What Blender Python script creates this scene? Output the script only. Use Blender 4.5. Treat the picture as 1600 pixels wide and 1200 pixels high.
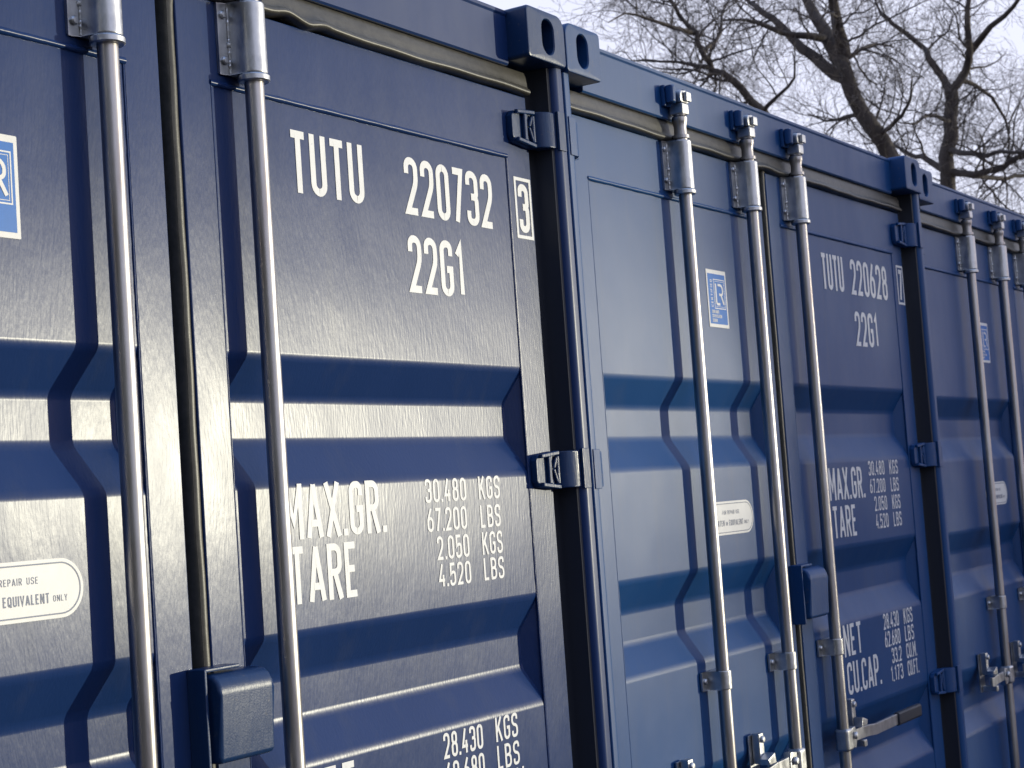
import bpy, bmesh, math, random
from mathutils import Vector, Matrix, noise

# ------------------------------------------------------------------ camera, sky, sun, exposure
scene = bpy.context.scene
for o in list(bpy.data.objects):
    bpy.data.objects.remove(o, do_unlink=True)
COL = scene.collection

cam_data = bpy.data.cameras.new('camera')
cam = bpy.data.objects.new('camera', cam_data)
COL.objects.link(cam)
scene.camera = cam
cam_data.sensor_width = 36.0
cam_data.lens = 59.16
cam_data.clip_start = 0.05
cam_data.clip_end = 3000.0
_r = Vector((0.53873206, -0.83954076, -0.07027862))
_u = Vector((-0.0206778, -0.09657047, 0.99511134))
_f = Vector((0.84222337, 0.53464517, 0.06938546))
cam.matrix_world = Matrix(((_r.x, _u.x, -_f.x, -0.8544), (_r.y, _u.y, -_f.y, -1.9492),
                           (_r.z, _u.z, -_f.z, 1.4975), (0, 0, 0, 1)))
cam_data.dof.use_dof = True
cam_data.dof.focus_distance = 3.1
cam_data.dof.aperture_fstop = 15.0

SUN_AZ = 44.0        # degrees to the right of the straight-out door normal (-Y towards +X)
SUN_EL = 2.2
world = bpy.data.worlds.new('World')
scene.world = world
world.use_nodes = True
wn, wl = world.node_tree.nodes, world.node_tree.links
bg = wn['Background']
sky = wn.new('ShaderNodeTexSky')
sky.sky_type = 'NISHITA'
sky.sun_disc = False
sky.sun_elevation = math.radians(SUN_EL)
sky.sun_rotation = math.radians(180 - SUN_AZ)
sky.altitude = 60
sky.air_density = 1.0
sky.dust_density = 1.0
sky.ozone_density = 1.0
veil = wn.new('ShaderNodeMixRGB')                 # thin even winter cloud over the clear sky
veil.inputs['Fac'].default_value = 0.97
wtc = wn.new('ShaderNodeTexCoord'); wsep = wn.new('ShaderNodeSeparateXYZ'); wr = wn.new('ShaderNodeValToRGB')
wl.new(wtc.outputs['Generated'], wsep.inputs[0]); wl.new(wsep.outputs['Z'], wr.inputs['Fac'])
wr.color_ramp.elements[0].position = 0.38; wr.color_ramp.elements[0].color = (0.99, 1.02, 1.25, 1)   # pale at the horizon
wr.color_ramp.elements[1].position = 0.85; wr.color_ramp.elements[1].color = (0.46, 0.67, 1.16, 1)   # clearer blue overhead
wl.new(wr.outputs['Color'], veil.inputs['Color2'])
wl.new(sky.outputs['Color'], veil.inputs['Color1'])
wl.new(veil.outputs['Color'], bg.inputs['Color'])
bg.inputs['Strength'].default_value = 0.15

sun_data = bpy.data.lights.new('sun', 'SUN')
sun_data.energy = 0.52
sun_data.angle = math.radians(0.53)
sun_data.color = (1.0, 0.94, 0.72)
sun = bpy.data.objects.new('sun', sun_data)
COL.objects.link(sun)
_to = Vector((math.sin(math.radians(SUN_AZ)) * math.cos(math.radians(SUN_EL)),
              -math.cos(math.radians(SUN_AZ)) * math.cos(math.radians(SUN_EL)), math.sin(math.radians(SUN_EL))))
sun.rotation_euler = (-_to).to_track_quat('-Z', 'Y').to_euler()
sun.location = (8, -8, 6)

scene.view_settings.view_transform = 'Standard'
scene.view_settings.look = 'None'
scene.view_settings.gamma = 1.0
scene.view_settings.use_curve_mapping = False
scene.view_settings.exposure = 2.6

# ------------------------------------------------------------------ materials
MAT = {}
def mat(name):
    m = bpy.data.materials.new(name)
    m.use_nodes = True
    MAT[name] = m
    return m, m.node_tree.nodes, m.node_tree.links, m.node_tree.nodes['Principled BSDF']

def noise_node(n, l, scale, stretch=(1, 1, 1), detail=3.0, rough=0.55, coord='Object'):
    tc = n.new('ShaderNodeTexCoord'); mp = n.new('ShaderNodeMapping'); nz = n.new('ShaderNodeTexNoise')
    mp.inputs['Scale'].default_value = stretch
    nz.inputs['Scale'].default_value = scale
    nz.inputs['Detail'].default_value = detail
    nz.inputs['Roughness'].default_value = rough
    l.new(tc.outputs[coord], mp.inputs['Vector']); l.new(mp.outputs['Vector'], nz.inputs['Vector'])
    return nz

def ramp(n, l, src, p0, c0, p1, c1):
    r = n.new('ShaderNodeValToRGB')
    r.color_ramp.elements[0].position = p0; r.color_ramp.elements[0].color = (*c0, 1)
    r.color_ramp.elements[1].position = p1; r.color_ramp.elements[1].color = (*c1, 1)
    l.new(src, r.inputs['Fac'])
    return r

def maprange(n, l, src, a, b, c, d):
    r = n.new('ShaderNodeMapRange')
    r.inputs[1].default_value = a; r.inputs[2].default_value = b
    r.inputs[3].default_value = c; r.inputs[4].default_value = d
    l.new(src, r.inputs[0])
    return r

def paint(name, c_lo, c_hi, r_lo, r_hi, streak, peel, spec=0.5, aniso=0.0, scuff=0.0):
    m, n, l, p = mat(name)
    big = noise_node(n, l, 2.3, (1, 1, 0.6), 5)
    rc = ramp(n, l, big.outputs['Fac'], 0.35, c_lo, 0.68, c_hi)
    runs = noise_node(n, l, 16, (1, 1, 0.05), 4, 0.6)
    rf = maprange(n, l, runs.outputs['Fac'], 0.52, 0.78, 0.0, 0.16)
    mx = n.new('ShaderNodeMixRGB'); mx.inputs['Color2'].default_value = (0.085, 0.095, 0.115, 1)
    l.new(rf.outputs[0], mx.inputs['Fac']); l.new(rc.outputs['Color'], mx.inputs['Color1'])
    last = mx
    if scuff:                                   # rubbed and chipped spots on the heavy fittings
        sc = noise_node(n, l, 55, (1, 1, 1), 6, 0.75)
        sf = maprange(n, l, sc.outputs['Fac'], 0.60, 0.66, 0.0, scuff)
        m2 = n.new('ShaderNodeMixRGB'); m2.inputs['Color2'].default_value = (0.115, 0.105, 0.10, 1)
        l.new(sf.outputs[0], m2.inputs['Fac']); l.new(last.outputs[0], m2.inputs['Color1']); last = m2
    l.new(last.outputs[0], p.inputs['Base Color'])
    mid = noise_node(n, l, 14, (1, 1, 0.35), 6, 0.65)
    rr = maprange(n, l, mid.outputs['Fac'], 0.3, 0.7, r_lo, r_hi)
    l.new(rr.outputs[0], p.inputs['Roughness'])
    p.inputs['Specular IOR Level'].default_value = spec
    if aniso:                                   # roller marks run up and down, so gloss spreads sideways
        p.inputs['Anisotropic'].default_value = aniso
        cv = n.new('ShaderNodeCombineXYZ'); cv.inputs[0].default_value = 1.0
        l.new(cv.outputs[0], p.inputs['Tangent'])
    s1 = noise_node(n, l, 190, (1, 1, 0.2), 2, 0.5)
    s2 = noise_node(n, l, 420, (1, 1, 0.8), 2, 0.5)
    s0 = noise_node(n, l, 3.2, (1, 1, 0.8), 2, 0.4)
    b0 = n.new('ShaderNodeBump'); b0.inputs['Strength'].default_value = 1.0; b0.inputs['Distance'].default_value = 0.0032
    l.new(s0.outputs['Fac'], b0.inputs['Height'])
    b1 = n.new('ShaderNodeBump'); l.new(b0.outputs['Normal'], b1.inputs['Normal']); b1.inputs['Strength'].default_value = streak; b1.inputs['Distance'].default_value = 0.002
    l.new(s1.outputs['Fac'], b1.inputs['Height'])
    b2 = n.new('ShaderNodeBump'); b2.inputs['Strength'].default_value = peel; b2.inputs['Distance'].default_value = 0.001
    l.new(s2.outputs['Fac'], b2.inputs['Height']); l.new(b1.outputs['Normal'], b2.inputs['Normal'])
    l.new(b2.outputs['Normal'], p.inputs['Normal'])
    return m

paint('navy_paint', (0.009, 0.031, 0.114), (0.013, 0.037, 0.130), 0.32, 0.38, 0.06, 0.03, 0.25)
paint('bead_paint', (0.009, 0.031, 0.114), (0.013, 0.037, 0.130), 0.22, 0.30, 0.0, 0.05, 1.0)
paint('door_paint', (0.009, 0.031, 0.114), (0.013, 0.037, 0.130), 0.28, 0.33, 0.16, 0.02, 0.26, 0.45)
paint('navy_paint_worn', (0.007, 0.031, 0.098), (0.012, 0.038, 0.114), 0.26, 0.40, 0.20, 0.18, 0.30, 0.0, 0.35)

# the two farther containers carry a lighter, bluer, rougher coat
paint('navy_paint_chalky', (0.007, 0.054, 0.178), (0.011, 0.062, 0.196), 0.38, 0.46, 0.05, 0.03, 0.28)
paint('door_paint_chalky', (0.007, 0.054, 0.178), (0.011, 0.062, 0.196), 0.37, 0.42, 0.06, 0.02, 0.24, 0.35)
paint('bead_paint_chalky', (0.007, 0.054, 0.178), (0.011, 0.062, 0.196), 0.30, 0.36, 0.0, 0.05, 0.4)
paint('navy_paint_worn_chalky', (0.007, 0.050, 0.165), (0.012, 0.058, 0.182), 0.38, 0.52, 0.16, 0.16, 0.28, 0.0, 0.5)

m, n, l, p = mat('galvanised')
p.inputs['Metallic'].default_value = 1.0
nz = noise_node(n, l, 45, (1, 1, 0.7), 5, 0.6)
rc = ramp(n, l, nz.outputs['Fac'], 0.3, (0.42, 0.43, 0.45), 0.7, (0.62, 0.63, 0.65))
l.new(rc.outputs['Color'], p.inputs['Base Color'])
rr = maprange(n, l, nz.outputs['Fac'], 0.3, 0.7, 0.30, 0.46); l.new(rr.outputs[0], p.inputs['Roughness'])
bp = n.new('ShaderNodeBump'); bp.inputs['Strength'].default_value = 0.12; bp.inputs['Distance'].default_value = 0.002
l.new(nz.outputs['Fac'], bp.inputs['Height']); l.new(bp.outputs['Normal'], p.inputs['Normal'])

m, n, l, p = mat('galvanised_tube')
p.inputs['Metallic'].default_value = 1.0
nz = noise_node(n, l, 30, (1, 1, 0.12), 6, 0.65)
rc = ramp(n, l, nz.outputs['Fac'], 0.32, (0.34, 0.315, 0.305), 0.66, (0.53, 0.53, 0.54))
st = noise_node(n, l, 7, (1, 1, 0.25), 6, 0.7)
sf = maprange(n, l, st.outputs['Fac'], 0.50, 0.72, 0.0, 0.36)
mx = n.new('ShaderNodeMixRGB'); mx.inputs['Color2'].default_value = (0.30, 0.21, 0.18, 1)
l.new(sf.outputs[0], mx.inputs['Fac']); l.new(rc.outputs['Color'], mx.inputs['Color1']); l.new(mx.outputs[0], p.inputs['Base Color'])
rr = maprange(n, l, nz.outputs['Fac'], 0.3, 0.7, 0.29, 0.42); l.new(rr.outputs[0], p.inputs['Roughness'])

m, n, l, p = mat('gasket_rubber')
nz = noise_node(n, l, 60, (1, 1, 1), 5, 0.7)
rc = ramp(n, l, nz.outputs['Fac'], 0.3, (0.040, 0.038, 0.032), 0.7, (0.075, 0.071, 0.060))
l.new(rc.outputs['Color'], p.inputs['Base Color'])
p.inputs['Roughness'].default_value = 0.42
bp = n.new('ShaderNodeBump'); bp.inputs['Strength'].default_value = 0.2; bp.inputs['Distance'].default_value = 0.002
l.new(nz.outputs['Fac'], bp.inputs['Height']); l.new(bp.outputs['Normal'], p.inputs['Normal'])

m, n, l, p = mat('rubber_and_shade')
p.inputs['Base Color'].default_value = (0.011, 0.015, 0.028, 1); p.inputs['Roughness'].default_value = 0.55  # handle grips and side seals, also the dark strip that shades the posts

def plain(name, c, rough, var=0.12, spec=0.5):
    m, n, l, p = mat(name)
    nz = noise_node(n, l, 40, (1, 1, 0.5), 5, 0.65)
    rc = ramp(n, l, nz.outputs['Fac'], 0.3, tuple(x * (1 - var) for x in c), 0.7, c)
    l.new(rc.outputs['Color'], p.inputs['Base Color']); p.inputs['Roughness'].default_value = rough
    p.inputs['Specular IOR Level'].default_value = spec
    return m
plain('white_vinyl', (0.78, 0.78, 0.77), 0.42, 0.12, 0.25)
_n, _l = MAT['white_vinyl'].node_tree.nodes, MAT['white_vinyl'].node_tree.links
_p = _n['Principled BSDF']; _src = _p.inputs['Base Color'].links[0].from_socket
_w = noise_node(_n, _l, 95, (1, 1, 0.45), 5, 0.75); _wf = maprange(_n, _l, _w.outputs['Fac'], 0.62, 0.70, 0.0, 0.55)
_m = _n.new('ShaderNodeMixRGB'); _m.inputs['Color2'].default_value = (0.25, 0.27, 0.33, 1)
_l.new(_wf.outputs[0], _m.inputs['Fac']); _l.new(_src, _m.inputs['Color1']); _l.new(_m.outputs[0], _p.inputs['Base Color'])
plain('label_white', (0.76, 0.75, 0.72), 0.40, 0.08, 0.25)
plain('sticker_blue', (0.012, 0.15, 0.50), 0.4, 0.1, 0.2)
plain('print_grey', (0.10, 0.13, 0.22), 0.5, 0.1)
plain('steel_dark', (0.03, 0.03, 0.035), 0.5)

m, n, l, p = mat('bark')
nz = noise_node(n, l, 6, (1, 1, 0.3), 6, 0.7)
rc = ramp(n, l, nz.outputs['Fac'], 0.3, (0.030, 0.024, 0.021), 0.7, (0.085, 0.070, 0.062))
l.new(rc.outputs['Color'], p.inputs['Base Color']); p.inputs['Roughness'].default_value = 0.9
bp = n.new('ShaderNodeBump'); bp.inputs['Strength'].default_value = 0.6; bp.inputs['Distance'].default_value = 0.05
l.new(nz.outputs['Fac'], bp.inputs['Height']); l.new(bp.outputs['Normal'], p.inputs['Normal'])

m, n, l, p = mat('twig_bark')
p.inputs['Base Color'].default_value = (0.058, 0.046, 0.043, 1); p.inputs['Roughness'].default_value = 0.85

m, n, l, p = mat('yard_gravel')
nz = noise_node(n, l, 3.0, (1, 1, 1), 8, 0.7)
rc = ramp(n, l, nz.outputs['Fac'], 0.3, (0.055, 0.044, 0.038), 0.7, (0.115, 0.092, 0.078))
l.new(rc.outputs['Color'], p.inputs['Base Color']); p.inputs['Roughness'].default_value = 0.95
n2 = noise_node(n, l, 60, (1, 1, 1), 4, 0.7)
bp = n.new('ShaderNodeBump'); bp.inputs['Strength'].default_value = 0.8; bp.inputs['Distance'].default_value = 0.02
l.new(n2.outputs['Fac'], bp.inputs['Height']); l.new(bp.outputs['Normal'], p.inputs['Normal'])

# ------------------------------------------------------------------ mesh helpers
def to_mesh(key, bm, mats, smooth=30.0, weighted=True):
    bmesh.ops.recalc_face_normals(bm, faces=bm.faces)
    me = bpy.data.meshes.new(key)
    nrm = None
    if smooth and weighted:          # big flat faces keep their own normal, the bevels blend into them
        lim = math.cos(math.radians(max(smooth, 25)))
        bm.normal_update()
        area = {f: f.calc_area() ** 1.5 + 1e-12 for f in bm.faces}
        nrm = []
        for f in bm.faces:
            for lp in f.loops:
                s = Vector((0, 0, 0))
                for g in lp.vert.link_faces:
                    if g.normal.dot(f.normal) > lim: s += g.normal * area[g]
                nrm.append(s.normalized() if s.length > 1e-12 else f.normal.copy())
    bm.to_mesh(me); bm.free()
    for x in ([mats] if isinstance(mats, str) else mats):
        me.materials.append(MAT[x])
    if smooth:
        for f in me.polygons: f.use_smooth = True
        if nrm: me.normals_split_custom_set([tuple(v) for v in nrm])
        else: me.set_sharp_from_angle(angle=math.radians(smooth))
    return me

def obj(name, me, parent=None, loc=(0, 0, 0)):
    o = bpy.data.objects.new(name, me)
    COL.objects.link(o)
    o.location = loc
    if parent: o.parent = parent
    return o

def box(bm, x0, x1, y0, y1, z0, z1, bev=0.0, seg=2, mi=0):
    old = set(bm.faces)
    vs = [bm.verts.new((x, y, z)) for x in (x0, x1) for y in (y0, y1) for z in (z0, z1)]
    fs = [bm.faces.new([vs[i] for i in q]) for q in ((0, 1, 3, 2), (4, 6, 7, 5), (0, 4, 5, 1), (2, 3, 7, 6), (0, 2, 6, 4), (1, 5, 7, 3))]
    if bev:
        es = list({e for f in fs for e in f.edges})
        bmesh.ops.bevel(bm, geom=es, offset=bev, segments=seg, profile=0.5, affect='EDGES')
    for f in bm.faces:
        if f not in old: f.material_index = mi

def prism(bm, poly, axis, a0, a1, bev=0.0, seg=2, mi=0, caps=True):
    """extrude a 2-D polygon along an axis; poly is in the two other axes' order"""
    old = set(bm.faces)
    def P(u, v, w):
        return {'x': (w, u, v), 'y': (u, w, v), 'z': (u, v, w)}[axis]
    A = [bm.verts.new(P(u, v, a0)) for u, v in poly]; B = [bm.verts.new(P(u, v, a1)) for u, v in poly]
    n = len(poly); fs = []
    for i in range(n):
        fs.append(bm.faces.new((A[i], A[(i + 1) % n], B[(i + 1) % n], B[i])))
    if caps:
        fs.append(bm.faces.new(A[::-1])); fs.append(bm.faces.new(B))
        if bev:
            es = list({e for f in fs[-2:] for e in f.edges})
            bmesh.ops.bevel(bm, geom=es, offset=bev, segments=seg, profile=0.5, affect='EDGES')
    for f in bm.faces:
        if f not in old: f.material_index = mi

def lathe(bm, prof, n=24, cx=0.0, cy=0.0, mi=0):
    """(radius, z) profile turned round a vertical axis"""
    rings = [[bm.verts.new((cx + r * math.cos(2 * math.pi * k / n), cy + r * math.sin(2 * math.pi * k / n), z)) for k in range(n)] for r, z in prof]
    for a, b in zip(rings, rings[1:]):
        for k in range(n):
            bm.faces.new((a[k], a[(k + 1) % n], b[(k + 1) % n], b[k])).material_index = mi
    bm.faces.new(rings[0][::-1]).material_index = mi; bm.faces.new(rings[-1]).material_index = mi

def tube(bm, pts, radii, n=6, mi=0, cap=True):
    rings = []
    up = Vector((0.31, 0.22, 0.92))
    for i, p in enumerate(pts):
        d = (pts[min(i + 1, len(pts) - 1)] - pts[max(i - 1, 0)])
        if d.length < 1e-7: d = Vector((0, 0, 1))
        d.normalize()
        s = d.cross(up)
        if s.length < 0.05: s = d.cross(Vector((1, 0, 0)))
        s.normalize(); t = d.cross(s)
        r = radii[i]
        rings.append([bm.verts.new(p + (s * math.cos(2 * math.pi * k / n) + t * math.sin(2 * math.pi * k / n)) * r) for k in range(n)])
    for a, b in zip(rings, rings[1:]):
        for k in range(n):
            bm.faces.new((a[k], a[(k + 1) % n], b[(k + 1) % n], b[k])).material_index = mi
    if cap:
        bm.faces.new(rings[0][::-1]).material_index = mi; bm.faces.new(rings[-1]).material_index = mi

def bolt(bm, x, y, z, r=0.007, h=0.004, mi=0):
    """low domed bolt head whose face looks along -Y"""
    prof = [(r, 0), (r, -h * .6), (r * .7, -h), (0.0004, -h * 1.05)]
    n = 10
    rings = [[bm.verts.new((x + q * math.cos(2 * math.pi * k / n), y + d, z + q * math.sin(2 * math.pi * k / n))) for k in range(n)] for q, d in prof]
    for a, b in zip(rings, rings[1:]):
        for k in range(n):
            bm.faces.new((a[k], a[(k + 1) % n], b[(k + 1) % n], b[k])).material_index = mi
    bm.faces.new(rings[-1]).material_index = mi

def rrect(x0, x1, z0, z1, r, n=5):
    out = []
    for cx, cz, a0 in ((x1 - r, z1 - r, 0), (x0 + r, z1 - r, 90), (x0 + r, z0 + r, 180), (x1 - r, z0 + r, 270)):
        for k in range(n + 1):
            a = math.radians(a0 + 90 * k / n)
            out.append((cx + r * math.cos(a), cz + r * math.sin(a)))
    return out

# ------------------------------------------------------------------ stencil lettering (stroke font)
SW = 0.126   # stroke width relative to cap height
G = {  # width, strokes; a stroke is a list of (x, y[, corner radius]) in a unit box; 'c' closes it
 '0': (.42, [('c', [(0, 0, .5), (0, 1, .5), (1, 1, .5), (1, 0, .5)])]),
 '1': (.26, [('o', [(0, .80), (.95, 1.0), (.95, 0)])]),
 '2': (.42, [('o', [(0, .74), (0, 1, .5), (1, 1, .5), (1, .58, .35), (0, 0), (1.05, 0)])]),
 '3': (.42, [('o', [(0, .77), (0, 1, .5), (1, 1, .5), (1, .53, .4), (.35, .53)]), ('o', [(.35, .53), (1, .53, .4), (1, 0, .5), (0, 0, .5), (0, .23)])]),
 '4': (.44, [('o', [(.62, 1.05), (0, .26), (1.08, .26)]), ('o', [(.76, .52), (.76, -.05)])]),
 '5': (.42, [('o', [(.98, 1), (.08, 1), (.03, .52), (.35, .60, .2), (1, .60, .5), (1, 0, .5), (0, 0, .5), (0, .22)])]),
 '6': (.42, [('c', [(0, 0, .5), (0, .58, .5), (1, .58, .5), (1, 0, .5)]), ('o', [(0, .35), (.0, .5, .3), (.72, 1.06)])]),
 '7': (.40, [('o', [(-.05, 1), (1, 1), (.28, -.05)])]),
 '8': (.42, [('c', [(0, 0, .5), (0, .54, .5), (1, .54, .5), (1, 0, .5)]), ('c', [(.06, .54, .5), (.06, 1, .5), (.94, 1, .5), (.94, .54, .5)])]),
 '9': (.42, [('c', [(0, 1, .5), (0, .42, .5), (1, .42, .5), (1, 1, .5)]), ('o', [(1, .65), (1, .5, .3), (.28, -.06)])]),
 '.': (.09, [('o', [(.5, -.07), (.5, .075)])]),
 ',': (.09, [('o', [(.6, .07), (.3, -.15)])]),
 'A': (.46, [('o', [(-.05, -.06), (.5, 1.04)]), ('o', [(.5, 1.04), (1.05, -.06)]), ('o', [(.2, .24), (.8, .24)])]),
 'B': (.42, [('o', [(0, -.07), (0, 1.07)]), ('o', [(0, 1), (.94, 1, .5), (.94, .53, .5), (.0, .53)]), ('o', [(0, 0), (1, 0, .5), (1, .53, .5), (.0, .53)])]),
 'C': (.42, [('o', [(1, .76), (1, 1, .5), (0, 1, .5), (0, 0, .5), (1, 0, .5), (1, .24)])]),
 'D': (.42, [('c', [(0, 0), (0, 1), (1, 1, .5), (1, 0, .5)])]),
 'E': (.38, [('o', [(1.05, 1), (0, 1), (0, 0), (1.05, 0)]), ('o', [(0, .52), (.9, .52)])]),
 'F': (.37, [('o', [(1.05, 1), (0, 1), (0, -.07)]), ('o', [(0, .52), (.9, .52)])]),
 'G': (.42, [('o', [(1, .76), (1, 1, .5), (0, 1, .5), (0, 0, .5), (1, 0, .5), (1, .48), (.5, .48)])]),
 'H': (.43, [('o', [(0, -.07), (0, 1.07)]), ('o', [(1, -.07), (1, 1.07)]), ('o', [(0, .52), (1, .52)])]),
 'I': (.12, [('o', [(.5, -.07), (.5, 1.07)])]),
 'K': (.43, [('o', [(0, -.07), (0, 1.07)]), ('o', [(1.0, 1.07), (.05, .38)]), ('o', [(.36, .62), (1.05, -.07)])]),
 'L': (.37, [('o', [(0, 1.07), (0, 0), (1.05, 0)])]),
 'M': (.54, [('o', [(0, -.07), (0, 1.07)]), ('o', [(0, 1.02), (.5, .30), (1, 1.02)]), ('o', [(1, -.07), (1, 1.07)])]),
 'N': (.45, [('o', [(0, -.07), (0, 1.07)]), ('o', [(0, 1.05), (1, -.05)]), ('o', [(1, -.07), (1, 1.07)])]),
 'O': (.43, [('c', [(0, 0, .5), (0, 1, .5), (1, 1, .5), (1, 0, .5)])]),
 'P': (.41, [('o', [(0, -.07), (0, 1.07)]), ('o', [(0, 1), (1, 1, .5), (1, .46, .5), (0, .46)])]),
 'Q': (.43, [('c', [(0, 0, .5), (0, 1, .5), (1, 1, .5), (1, 0, .5)]), ('o', [(.55, .25), (1.05, -.12)])]),
 'R': (.42, [('o', [(0, -.07), (0, 1.07)]), ('o', [(0, 1), (1, 1, .5), (1, .48, .5), (0, .48)]), ('o', [(.5, .48), (1.03, -.07)])]),
 'S': (.42, [('o', [(1, .76), (1, 1, .5), (0, 1, .5), (0, .56, .4), (1, .47, .4), (1, 0, .5), (0, 0, .5), (0, .24)])]),
 'T': (.42, [('o', [(-.1, 1), (1.1, 1)]), ('o', [(.5, 1), (.5, -.07)])]),
 'U': (.42, [('o', [(0, 1.07), (0, 0, .5), (1, 0, .5), (1, 1.07)])]),
 'V': (.44, [('o', [(-.05, 1.07), (.5, -.04), (1.05, 1.07)])]),
 'X': (.44, [('o', [(-.05, 1.07), (1.05, -.07)]), ('o', [(1.05, 1.07), (-.05, -.07)])]),
 'Y': (.44, [('o', [(-.05, 1.07), (.5, .45), (1.05, 1.07)]), ('o', [(.5, .5), (.5, -.07)])]),
 ' ': (.30, []),
}

def rounded_path(pts, closed, n=5):
    out = []
    N = len(pts)
    for i, p in enumerate(pts):
        r = p[2] if len(p) > 2 else 0
        q = Vector(p[:2])
        if r <= 0 or (not closed and i in (0, N - 1)):
            out.append(q); continue
        a = Vector(pts[i - 1][:2]); b = Vector(pts[(i + 1) % N][:2])
        da, db = (a - q), (b - q)
        t = min(r, da.length * 0.499, db.length * 0.499)
        p0, p1 = q + da.normalized() * t, q + db.normalized() * t
        for k in range(n + 1):
            s = k / n
            c = 0.5522847
            c0, c1 = p0 + (q - p0) * c, p1 + (q - p1) * c
            out.append(p0 * (1 - s) ** 3 + c0 * 3 * s * (1 - s) ** 2 + c1 * 3 * s * s * (1 - s) + p1 * s ** 3)
    res = [out[0]]
    for q in out[1:]:
        if (q - res[-1]).length > 1e-5: res.append(q)
    if closed and (res[0] - res[-1]).length < 1e-5: res.pop()
    return res

def ribbon(bm, path, closed, hw, place, mi):
    """flat stroke of half-width hw along a 2-D path"""
    N = len(path); L = []; R = []
    for i, p in enumerate(path):
        if closed or 0 < i < N - 1:
            d0 = (p - path[i - 1]).normalized(); d1 = (path[(i + 1) % N] - p).normalized()
            n0 = Vector((-d0.y, d0.x)); n1 = Vector((-d1.y, d1.x))
            m_ = n0 + n1
            if m_.length < 0.2: m_ = n0.copy()
            m_.normalize(); k = min(1 / max(m_.dot(n0), 0.35), 2.2)
            off = m_ * hw * k
        else:
            d = (path[1] - path[0] if i == 0 else path[-1] - path[-2]).normalized()
            off = Vector((-d.y, d.x)) * hw
        L.append(bm.verts.new(place(p + off))); R.append(bm.verts.new(place(p - off)))
    for i in range(N if closed else N - 1):
        j = (i + 1) % N
        bm.faces.new((L[i], R[i], R[j], L[j])).material_index = mi

def lay_text(bm, s, x0, x1, z0, z1, y, sw=SW, mi=0, gap=0.105, vertical=False, ystep=0.00012):
    """text between x0..x1 and z0..z1 on the plane y, facing -Y"""
    h = z1 - z0
    w = sum(G[c][0] for c in s) + gap * (len(s) - 1)
    if vertical: h = x1 - x0; k = (z1 - z0) / w
    else: k = (x1 - x0) / w
    cur = 0.0
    for ch in s:
        gw, strokes = G[ch]
        for si, (kind, pts) in enumerate(strokes):
            iw = gw - sw
            P = []
            for p in pts:
                q = ((cur + sw / 2 + p[0] * iw) * k, (sw / 2 + p[1] * (1 - sw)) * h)
                P.append((*q, (p[2] * iw * k * 1.02 if len(p) > 2 else 0)))
            # radius needs both axes alike: fine for the near-upright box used here
            path = rounded_path(P, kind == 'c')
            yy = y - si * ystep
            if vertical: place = lambda q, yy=yy: (x1 - q.y, yy, z0 + q.x)
            else: place = lambda q, yy=yy: (x0 + q.x, yy, z0 + q.y)
            ribbon(bm, path, kind == 'c', sw * h * 0.5, place, mi)
        cur += gw + gap

# ------------------------------------------------------------------ ground
bm = bmesh.new()
bmesh.ops.create_grid(bm, x_segments=40, y_segments=40, size=600)
g = obj('ground', to_mesh('ground', bm, 'yard_gravel', 0))
g['kind'] = 'structure'

# ------------------------------------------------------------------ shipping containers
W, H, DEP = 2.438, 2.591, 6.058
ROD_Y = -0.0372
RODS = (0.619, 1.035, 1.383)
E = [1.783, 1.711, 1.632, 1.557]
RECESS = [(E[0] - k * 0.4935, E[1] - k * 0.4935, E[2] - k * 0.4935, E[3] - k * 0.4935) for k in range(4)]
RD = 0.034
PANEL_Y = 0.0025
DOORS = {'left': (0.081, 1.187, 0.178, 1.107), 'right': (1.233, 2.357, 1.312, 2.260)}
DOOR_Z = (0.150, 2.405, 0.235, 2.257)       # outer bottom, outer top, inner bottom, inner top

MESH = {}
def cached(key, fn, *a):
    if key not in MESH: MESH[key] = fn(key, *a)
    return MESH[key]

def m_panel(key, side):
    """pressed door sheet: horizontal troughs with rounded folds and ramped ends"""
    xo0, xo1, x0, x1 = DOORS[side]
    x0 -= 0.004; x1 += 0.004
    z0, z1 = DOOR_Z[2] - 0.004, DOOR_Z[3] + 0.004
    ew = 0.036
    prof = [(z1, 0)]
    for a, b, c, d in RECESS: prof += [(a, 0, .009), (b, RD, .010), (c, RD, .010), (d, 0, .010)]
    prof.append((z0, 0))
    path = rounded_path(prof, False, 6)
    bm = bmesh.new(); rows = []
    for q in path:
        z, dp = q.x, q.y
        if dp < 1e-5:
            a, b = bm.verts.new((x0, PANEL_Y, z)), bm.verts.new((x1, PANEL_Y, z)); rows.append([a, a, a, b, b, b])
        else:
            t = dp / RD * ew; w = min(.004, t * .4)
            v = [bm.verts.new(c) for c in ((x0, PANEL_Y, z), (x0 + t - w, PANEL_Y + dp * .955, z), (x0 + t + w, PANEL_Y + dp, z),
                                           (x1 - t - w, PANEL_Y + dp, z), (x1 - t + w, PANEL_Y + dp * .955, z), (x1, PANEL_Y, z))]
            rows.append(v)
    for r, s in zip(rows, rows[1:]):
        for k in range(5):
            q = []
            for v in (r[k], r[k + 1], s[k + 1], s[k]):
                if v not in q: q.append(v)
            if len(q) >= 3: bm.faces.new(q)
    return to_mesh(key, bm, 'door_paint', 25)

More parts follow.
